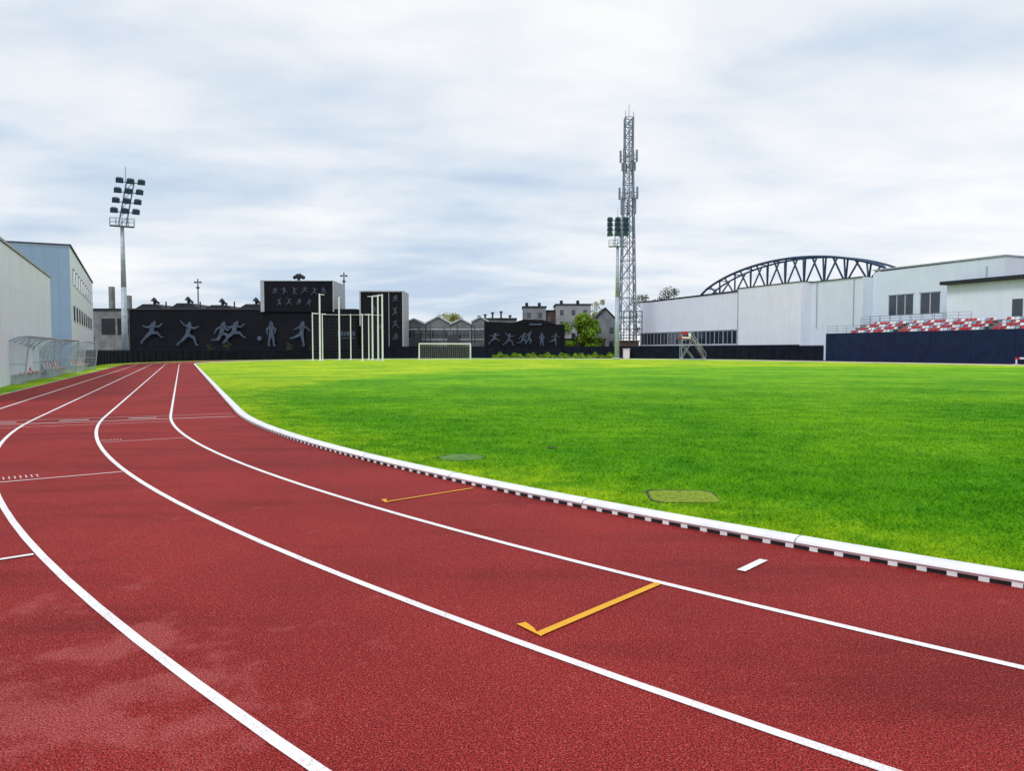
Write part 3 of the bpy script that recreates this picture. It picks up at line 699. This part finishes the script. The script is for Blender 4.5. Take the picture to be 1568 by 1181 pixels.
# ---------------------------------------------------------------- perimeter fence
e = empty('perimeter_fence', W(CN, 130)); g = MB(); ps = MB(); pp = [(1, 68+17*i/10) for i in range(11)]+[(2, math.pi*i/90) for i in range(1, 91)]
pp += [(3, 85-(85-78.5)*i/4) for i in range(1, 5)]
Rf = 45.3
vs = []
for i, t in enumerate(pp):
    a = P(Rf, t); hgt = 1.45 if i < 45 else 1.45+min(0.7, (i-45)*0.12); vs += [W(a[0], a[1], 0.04), W(a[0], a[1], hgt)]
g.add(vs, [(2*i, 2*i+2, 2*i+3, 2*i+1) for i in range(len(pp)-1)]); g.obj('panels', 'navyfence', e)
for i, (a, b) in enumerate(zip(pp[:-1], pp[1:])):
    pa = P(Rf-0.05, a); pb = P(Rf-0.05, b); A_ = W(pa[0], pa[1], 0); B_ = W(pb[0], pb[1], 0); h = 1.5 if i < 45 else 1.5+min(0.7, (i-45)*0.12)
    ps.tube(A_, A_+Vector((0, 0, h+0.05)), 0.035, k=5); ps.tube(A_+Vector((0, 0, h)), B_+Vector((0, 0, h)), 0.03, k=4)
ps.obj('posts_and_rails', 'navyfence', e)

# ---------------------------------------------------------------- goal
e = empty('football_goal', (-9.6, 108, 0)); g = MB(); ax = Vector((0.985, 0.174, 0)); bx = Vector((-0.174, 0.985, 0)); o = Vector((-9.7, 108, 0)); U = Vector((0, 0, 1))
g.tube(o-ax*3.72, o-ax*3.72+U*2.44, 0.08, k=8); g.tube(o+ax*3.72, o+ax*3.72+U*2.44, 0.08, k=8); g.tube(o-ax*3.78+U*2.44, o+ax*3.78+U*2.44, 0.08, k=8)
for sg in (-1, 1):
    g.tube(o+ax*3.72*sg+U*2.44, o+ax*3.72*sg+U*2.3+bx*0.9, 0.03); g.tube(o+ax*3.72*sg+U*2.3+bx*0.9, o+ax*3.72*sg+bx*2.0, 0.03)
g.tube(o-ax*3.72+bx*2, o+ax*3.72+bx*2, 0.03); g.obj('frame', 'whitesteel', e)
g = MB()
for i in range(25):
    x = -3.7+7.4*i/24; g.tube(o+ax*x+U*2.4, o+ax*x+U*2.3+bx*0.9, 0.006, k=3); g.tube(o+ax*x+U*2.3+bx*0.9, o+ax*x+bx*2, 0.006, k=3)
for i in range(8):
    f = i/8; q = bx*(0.9+1.1*f)+U*(2.3*(1-f)); g.tube(o-ax*3.7+q, o+ax*3.7+q, 0.006, k=3)
g.obj('net', 'whitesteel', e)

# ---------------------------------------------------------------- throwing cage
e = empty('hammer_throwing_cage', (-23.5, 107, 0)); g = MB(); nt_ = MB()
posts = [(-26.9, 104.5, 9.4), (-28.6, 107.0, 6.9), (-27.8, 109.4, 6.9), (-25.6, 110.6, 9.4), (-24.0, 111.0, 6.9), (-21.2, 110.4, 6.9), (-20.3, 108.6, 9.4), (-19.2, 107.0, 9.4), (-18.3, 105.4, 9.4), (-20.9, 104.2, 6.6)]
for x, y, h in posts:
    r0 = 0.13 if h > 7 else 0.09
    g.tube((x, y, 0), (x, y, h), r0, r0*0.8, 8); g.tube((x, y, 0), (x, y, 0.12), 0.28, k=8)
    cx, cy = -23.5, 107; d = Vector((cx-x, cy-y, 0)).normalized(); g.tube((x, y, h-0.1), Vector((x, y, h-0.1))+d*0.7, 0.05)
for a, b in zip(posts[:-1], posts[1:]):
    h = min(a[2], b[2])-0.15; pa = Vector((a[0], a[1], 0)); pb = Vector((b[0], b[1], 0)); L = (pb-pa).length; k = int(L/0.5)
    g.tube(pa+U*h, pb+U*h, 0.03, k=5)
    for i in range(1, k): q = pa.lerp(pb, i/k); nt_.tube(q+U*0.1, q+U*h, 0.006, k=3)
    for i in range(int(h/0.5)): z = 0.1+i*0.5; nt_.tube(pa+U*z, pb+U*z, 0.006, k=3)
g.obj('posts', 'whitesteel', e); nt_.obj('net', 'darksteel', e)

# ---------------------------------------------------------------- sports hall right
e = empty('indoor_sports_hall', W(100, 110)); w = MB(); w2 = MB(); rf = MB(); gl = MB(); fr = MB(); nv = MB()
w.nbox(90.5, 125, 103.4, 136, 0, 11.9, 11.6)
w.nbox(89.0, 125, 88.8, 103.38, 0, 12.25)
w2.nbox(91.0, 125, 79.0, 88.78, 0, 12.2)
w2.nbox(93.0, 125, 59.8, 78.98, 0, 13.1, 12.9)
rf.nbox(90.3, 125, 103.5, 136.2, 11.93, 12.15, 11.85); rf.nbox(88.85, 125, 88.7, 103.45, 12.26, 12.36); rf.nbox(90.8, 125, 79.0, 88.68, 12.21, 12.3)
fr.nbox(92.85, 125, 59.7, 78.95, 13.12, 13.3)
for i in range(13):
    s = 104.2+i*2.42; gl.nbox(90.44, 90.49, s, s+2.1, 2.7, 5.0); fr.nbox(90.40, 90.46, s+2.14, s+2.28, 2.6, 5.1); fr.nbox(90.41, 90.45, s+1.0, s+1.08, 2.7, 5.0)
fr.nbox(90.36, 90.47, 104, 136, 5.12, 5.25); fr.nbox(90.36, 90.47, 104, 136, 2.4, 2.55)
nv.nbox(90.3, 90.45, 104, 136, 0, 2.35); nv.nbox(88.88, 88.97, 89, 103.3, 0, 2.4)
gl.nbox(88.8, 88.86, 90, 92.6, 0, 2.2)
fr.nbox(88.9, 88.98, 103.2, 103.36, 0, 12.2)
rf.nbox(90.3, 90.48, 103.45, 103.7, 0, 11.9)
for (sa, sb) in ((72.3, 76.3), (68.3, 71.3)):
    k = 3 if sb-sa > 3.5 else 2
    for i in range(k):
        a = sa+(sb-sa)*i/k; b = sa+(sb-sa)*(i+1)/k-0.25
        gl.nbox(92.93, 92.98, a, b, 6.5, 9.3); fr.nbox(92.9, 92.97, b+0.02, b+0.12, 6.5, 9.4)
    fr.nbox(92.88, 92.97, sa-0.1, sb, 9.32, 9.45)
for s_ in (80.5, 87.5, 62.0): fr.tube(W(90.9 if s_ > 79 else 92.9, s_, 5), W(90.9 if s_ > 79 else 92.9, s_, 12.1), 0.07, k=6)
w.obj('front_walls', 'hallwhite', e); w2.obj('rear_walls', 'hallwhite2', e); rf.obj('roof_edges', 'darkroof', e); gl.obj('windows', 'glass', e); fr.obj('frames', 'trim', e); nv.obj('base_panels', 'navy', e)
tr = MB()
def zarch(s): u_ = (s-104)/23.6; return 13.0+5.0*max(0, 1-u_*u_)**0.78
for nn, rr in ((100, 0.24), (102.6, 0.18)):
    K = 24; ss = [83.0+44.5*i/K for i in range(K+1)]
    for a, b in zip(ss[:-1], ss[1:]): tr.tube(W(nn, a, zarch(a)), W(nn, b, zarch(b)), rr, k=6)
    tr.tube(W(nn, 83.0, zarch(83.0)), W(nn, 81.6, 12.7), rr, k=6)
    tr.tube(W(nn, 81.6, 12.7), W(nn, 127.5, 12.7), 0.18, k=6)
for a in ss[1:-1:2]: tr.tube(W(100, a, zarch(a)), W(102.6, a, zarch(a)), 0.10, k=5)
nbay = 9
for i in range(nbay):
    m_ = 84.6+(125.4-84.6)*(i+0.5)/nbay
    for nn in (100, 102.6):
        for sg in (-1, 1): t_ = m_+sg*1.55; tr.tube(W(101.3, m_, 12.6), W(nn, t_, zarch(t_)), 0.17, k=5)
tr.obj('arched_roof_trusses', 'steelblue', e)
rv = MB(); rv.nbox(101.5, 118, 84, 126, 12.3, 13.3); rv.obj('main_roof', 'greyroof', e)

e = empty('clubhouse_annex', W(91, 50)); w = MB(); rf = MB(); gl = MB(); fr = MB()
w.nbox(90.6, 92.95, 20, 65.6, 0, 9.9); w.nbox(93.0, 120, 20, 59.7, 0, 9.9); rf.nbox(89.7, 120, 19.8, 59.65, 9.92, 10.35); rf.nbox(89.7, 92.8, 59.66, 66.0, 9.92, 10.35)
w.nbox(88.0, 90.55, 30, 52.5, 4.2, 9.2); rf.nbox(87.6, 89.65, 29.8, 52.8, 9.22, 9.5)
gl.nbox(87.93, 87.98, 47.5, 51.5, 5.8, 8.4); gl.nbox(90.5, 90.56, 56, 57.2, 5.4, 7.6)
for s in (47.5, 48.8, 50.1, 51.5): fr.nbox(87.88, 87.94, s-0.05, s+0.05, 5.7, 8.5)
w.obj('walls', 'annexwhite', e); rf.obj('roof', 'darkroof', e); gl.obj('windows', 'glass', e); fr.obj('frames', 'darksteel', e)

# grandstand
e = empty('grandstand', W(85, 55)); nv = MB(); cc = MB(); sr = MB(); sw = MB(); sb_ = MB(); ra = MB()
nv.nbox(83.0, 83.25, 25, 78.1, 0.02, 3.85); nv.nbox(83.26, 91, 77.9, 78.1, 0.02, 3.85)
for s in range(27, 78, 5): nv.nbox(82.97, 82.995, s, s+0.06, 0.02, 3.8)
rows = 4
for r in range(rows):
    n0 = 83.9+r*0.8; z = 3.50+r*0.38
    cc.nbox(n0, n0+0.79, 25, 76, 0, z)
    s = 26.0; i = 0
    lim = 75.0-r*0.6
    while s < lim:
        if not (i % 24 in (11, 12)):
            ph_ = (i+r*2) % 8
            mb_ = sr if ph_ in (0, 1, 2, 4) else (sw if ph_ in (3, 6, 7) else sb_)
            mb_.nbox(n0+0.15, n0+0.55, s, s+0.42, z+0.36, z+0.41)
            mb_.hexa([W(n0+0.5, s, z+0.40), W(n0+0.56, s, z+0.40), W(n0+0.56, s+0.42, z+0.40), W(n0+0.5, s+0.42, z+0.40)], [W(n0+0.60, s, z+0.70), W(n0+0.65, s, z+0.70), W(n0+0.65, s+0.42, z+0.70), W(n0+0.60, s+0.42, z+0.70)])
            cc.nbox(n0+0.3, n0+0.38, s+0.18, s+0.24, z, z+0.36)
        s += 0.5; i += 1
cc.nbox(87.2, 90.5, 25, 76, 0, 5.1)
cc.nbox(90.6, 92.9, 66, 77.5, 0, 5.3)
def rail(nn, sa, sb, z, h=1.05, step=1.6):
    k = max(1, int(abs(sb-sa)/step))
    for i in range(k+1): q = sa+(sb-sa)*i/k; ra.tube(W(nn, q, z), W(nn, q, z+h), 0.03, k=5)
    for zz in (h, h*0.66, h*0.33): ra.tube(W(nn, sa, z+zz), W(nn, sb, z+zz), 0.025, k=5)
rail(83.12, 25, 77.9, 3.85, 1.0); rail(87.3, 60, 76, 5.1, 1.1); rail(90.7, 66, 77.4, 5.3)
nv.obj('front_wall', 'navy', e); cc.obj('terraces', 'concrete', e); sr.obj('red_seats', 'red', e); sw.obj('white_seats', 'seatwhite', e); sb_.obj('blue_seats', 'seatblue', e); ra.obj('railings', 'mastpaint', e)

# ---------------------------------------------------------------- judges' stair stand
cx, cy = 26.7, 113.0; e = empty('judges_stair_stand', (cx, cy, 0)); g = MB(); rd = MB(); wt = MB()
top = 4.0; steps = 6
for y in (cy-0.6, cy+0.6):
    g.tube((cx-1.1, y, 0.1), (cx-1.1, y, top), 0.05); g.tube((cx+0.1, y, top), (cx+2.5, y, 0.1), 0.05); g.tube((cx-1.1, y, 0.15), (cx+2.5, y, 0.15), 0.05)
    g.tube((cx-1.1, y, 0.15), (cx+0.5, y, 3.0), 0.035); g.tube((cx+0.6, y, 3.2), (cx-1.1, y, 3.0), 0.04); g.tube((cx+0.9, y, 0.15), (cx-1.1, y, 2.6), 0.035)
    g.tube((cx+0.1, y, top), (cx-1.1, y, top), 0.05); g.tube((cx+0.3, y, top+0.3), (cx+2.6, y, 1.0), 0.035)
    for i in range(4): t = i/3; g.tube((cx+0.2+2.3*t, y, 3.9-3.7*t), (cx+0.3+2.3*t, y, 4.4-3.5*t), 0.03)
for i in range(steps+2):
    t = i/(steps+1); x = cx+0.3+2.1*t; z = 3.6-3.3*t; rd.box(x-0.18, x+0.18, cy-0.58, cy+0.58, z, z+0.06)
rd.box(cx-1.25, cx+0.25, cy-0.7, cy+0.7, 3.2, 3.55); rd.box(cx-1.2, cx-0.2, cy-0.68, cy-0.62, 3.9, 4.3); wt.box(cx-1.1, cx+0.2, cy-0.75, cy-0.71, 3.3, 3.5)
wt.box(cx-0.1, cx+0.25, cy-0.68, cy-0.62, 3.6, 4.1)
for x in (cx-1.0, cx+2.3):
    for y in (cy-0.6, cy+0.6): g.tube((x, y-0.05, 0.18), (x, y+0.05, 0.18), 0.17, k=10)
g.obj('frame', 'galv', e); rd.obj('red_platform_and_steps', 'red', e); wt.obj('white_panels', 'whitesteel', e)

e = empty('steeplechase_barrier', W(81.5, 49)); r_ = MB(); w_ = MB()
for i in range(6): (r_ if i % 2 else w_).nbox(81.45, 81.58, 48+i*0.5, 48+(i+1)*0.5-0.005, 0.55, 0.75)
for q in (48.1, 50.8): w_.nbox(81.44, 81.56, q, q+0.12, 0.05, 0.54); w_.nbox(81.1, 81.9, q, q+0.12, 0.012, 0.05)
r_.obj('red_blocks', 'red', e); w_.obj('white_blocks', 'whitesteel', e)
e = empty('electrical_cabinet', (20.1, 132, 0)); g = MB(); g.box(19.7, 20.8, 131.7, 132.3, 0.15, 1.7); g.box(19.6, 20.9, 131.6, 132.4, 1.7, 1.8); g.box(19.8, 20.7, 131.75, 132.25, 0.0, 0.15); g.obj('cabinet', 'whitesteel', e)

# ---------------------------------------------------------------- world
wd = bpy.data.worlds.new('World'); scene.world = wd; wd.use_nodes = True
nt = wd.node_tree; nt.nodes.clear()
out = N(nt, 'ShaderNodeOutputWorld'); bg = N(nt, 'ShaderNodeBackground'); bg.inputs['Strength'].default_value = 0.1
sky = N(nt, 'ShaderNodeTexSky'); sky.sky_type = 'NISHITA'; sky.sun_disc = False
SE, SR = math.radians(50), math.radians(215)
sky.sun_elevation = SE; sky.sun_rotation = SR
tc = N(nt, 'ShaderNodeTexCoord').outputs['Generated']
sep = N(nt, 'ShaderNodeSeparateXYZ'); nt.links.new(tc, sep.inputs[0])
zz = N(nt, 'ShaderNodeMath', operation='MAXIMUM'); zz.inputs[1].default_value = 0; nt.links.new(sep.outputs['Z'], zz.inputs[0])
za = N(nt, 'ShaderNodeMath', operation='ADD'); za.inputs[1].default_value = 0.14; nt.links.new(zz.outputs[0], za.inputs[0])
cmb = N(nt, 'ShaderNodeCombineXYZ')
for ax_ in ('X', 'Y'):
    d = N(nt, 'ShaderNodeMath', operation='DIVIDE'); nt.links.new(sep.outputs[ax_], d.inputs[0]); nt.links.new(za.outputs[0], d.inputs[1]); nt.links.new(d.outputs[0], cmb.inputs[ax_])
def cloud(scale, det, rough, dist, loc, rot, sx, sy):
    mp = N(nt, 'ShaderNodeMapping'); mp.inputs['Scale'].default_value = (sx, sy, 1); mp.inputs['Rotation'].default_value = (0, 0, math.radians(rot)); mp.inputs['Location'].default_value = (*loc, 0)
    nt.links.new(cmb.outputs[0], mp.inputs[0])
    n1 = N(nt, 'ShaderNodeTexNoise'); n1.inputs['Scale'].default_value = scale; n1.inputs['Detail'].default_value = det; n1.inputs['Roughness'].default_value = rough; n1.inputs['Distortion'].default_value = dist
    nt.links.new(mp.outputs[0], n1.inputs['Vector']); return n1.outputs['Fac']
big = cloud(0.62, 2, 0.5, 0.1, (3.3, 1.2), -12, 0.75, 1.0)
med = cloud(2.0, 5, 0.52, 0.2, (7.3, 2.2), -18, 0.7, 1.05)
a1 = N(nt, 'ShaderNodeMath', operation='MULTIPLY'); a1.inputs[1].default_value = 0.5; nt.links.new(big, a1.inputs[0])
a2 = N(nt, 'ShaderNodeMath', operation='MULTIPLY_ADD'); a2.inputs[1].default_value = 0.50; nt.links.new(med, a2.inputs[0]); nt.links.new(a1.outputs[0], a2.inputs[2])
a3 = N(nt, 'ShaderNodeMath', operation='MULTIPLY_ADD'); a3.inputs[1].default_value = 0.09; nt.links.new(sep.outputs['X'], a3.inputs[0]); nt.links.new(a2.outputs[0], a3.inputs[2])
a4 = N(nt, 'ShaderNodeMath', operation='MULTIPLY_ADD'); a4.inputs[1].default_value = 0.12; nt.links.new(zz.outputs[0], a4.inputs[0]); nt.links.new(a3.outputs[0], a4.inputs[2])
cr = N(nt, 'ShaderNodeValToRGB'); el = cr.color_ramp.elements
el[0].position = 0.37; el[0].color = (0.54, 0.66, 0.82, 1); el[1].position = 0.64; el[1].color = (1.0, 1.0, 1.0, 1)
for ps_, cc_ in ((0.46, (0.70, 0.785, 0.89, 1)), (0.54, (0.86, 0.90, 0.955, 1))):
    m_ = cr.color_ramp.elements.new(ps_); m_.color = cc_
nt.links.new(a4.outputs[0], cr.inputs['Fac'])
sc = N(nt, 'ShaderNodeVectorMath', operation='SCALE'); sc.inputs['Scale'].default_value = 10.3; nt.links.new(cr.outputs[0], sc.inputs[0])
mx2 = N(nt, 'ShaderNodeMix', data_type='RGBA'); mx2.inputs[0].default_value = 0.93
nt.links.new(sky.outputs[0], mx2.inputs[6]); nt.links.new(sc.outputs[0], mx2.inputs[7])
nt.links.new(mx2.outputs[2], bg.inputs[0]); nt.links.new(bg.outputs[0], out.inputs[0])
sl = bpy.data.lights.new('sun', 'SUN'); sl.energy = 1.5; sl.angle = math.radians(16); sl.color = (1, 0.975, 0.94)
so = bpy.data.objects.new('sun', sl); COL.objects.link(so)
dirv = Vector((math.sin(SR)*math.cos(SE), math.cos(SR)*math.cos(SE), math.sin(SE)))
so.rotation_euler = (-dirv).to_track_quat('-Z', 'Y').to_euler()
cd = bpy.data.cameras.new('camera'); cd.lens = 26.17; cd.sensor_width = 36; cd.clip_end = 5000; cd.clip_start = 0.05
co = bpy.data.objects.new('camera', cd); COL.objects.link(co); co.location = (0, 0, 1.5)
co.rotation_euler = (math.radians(90-2.71), 0, 0); scene.camera = co
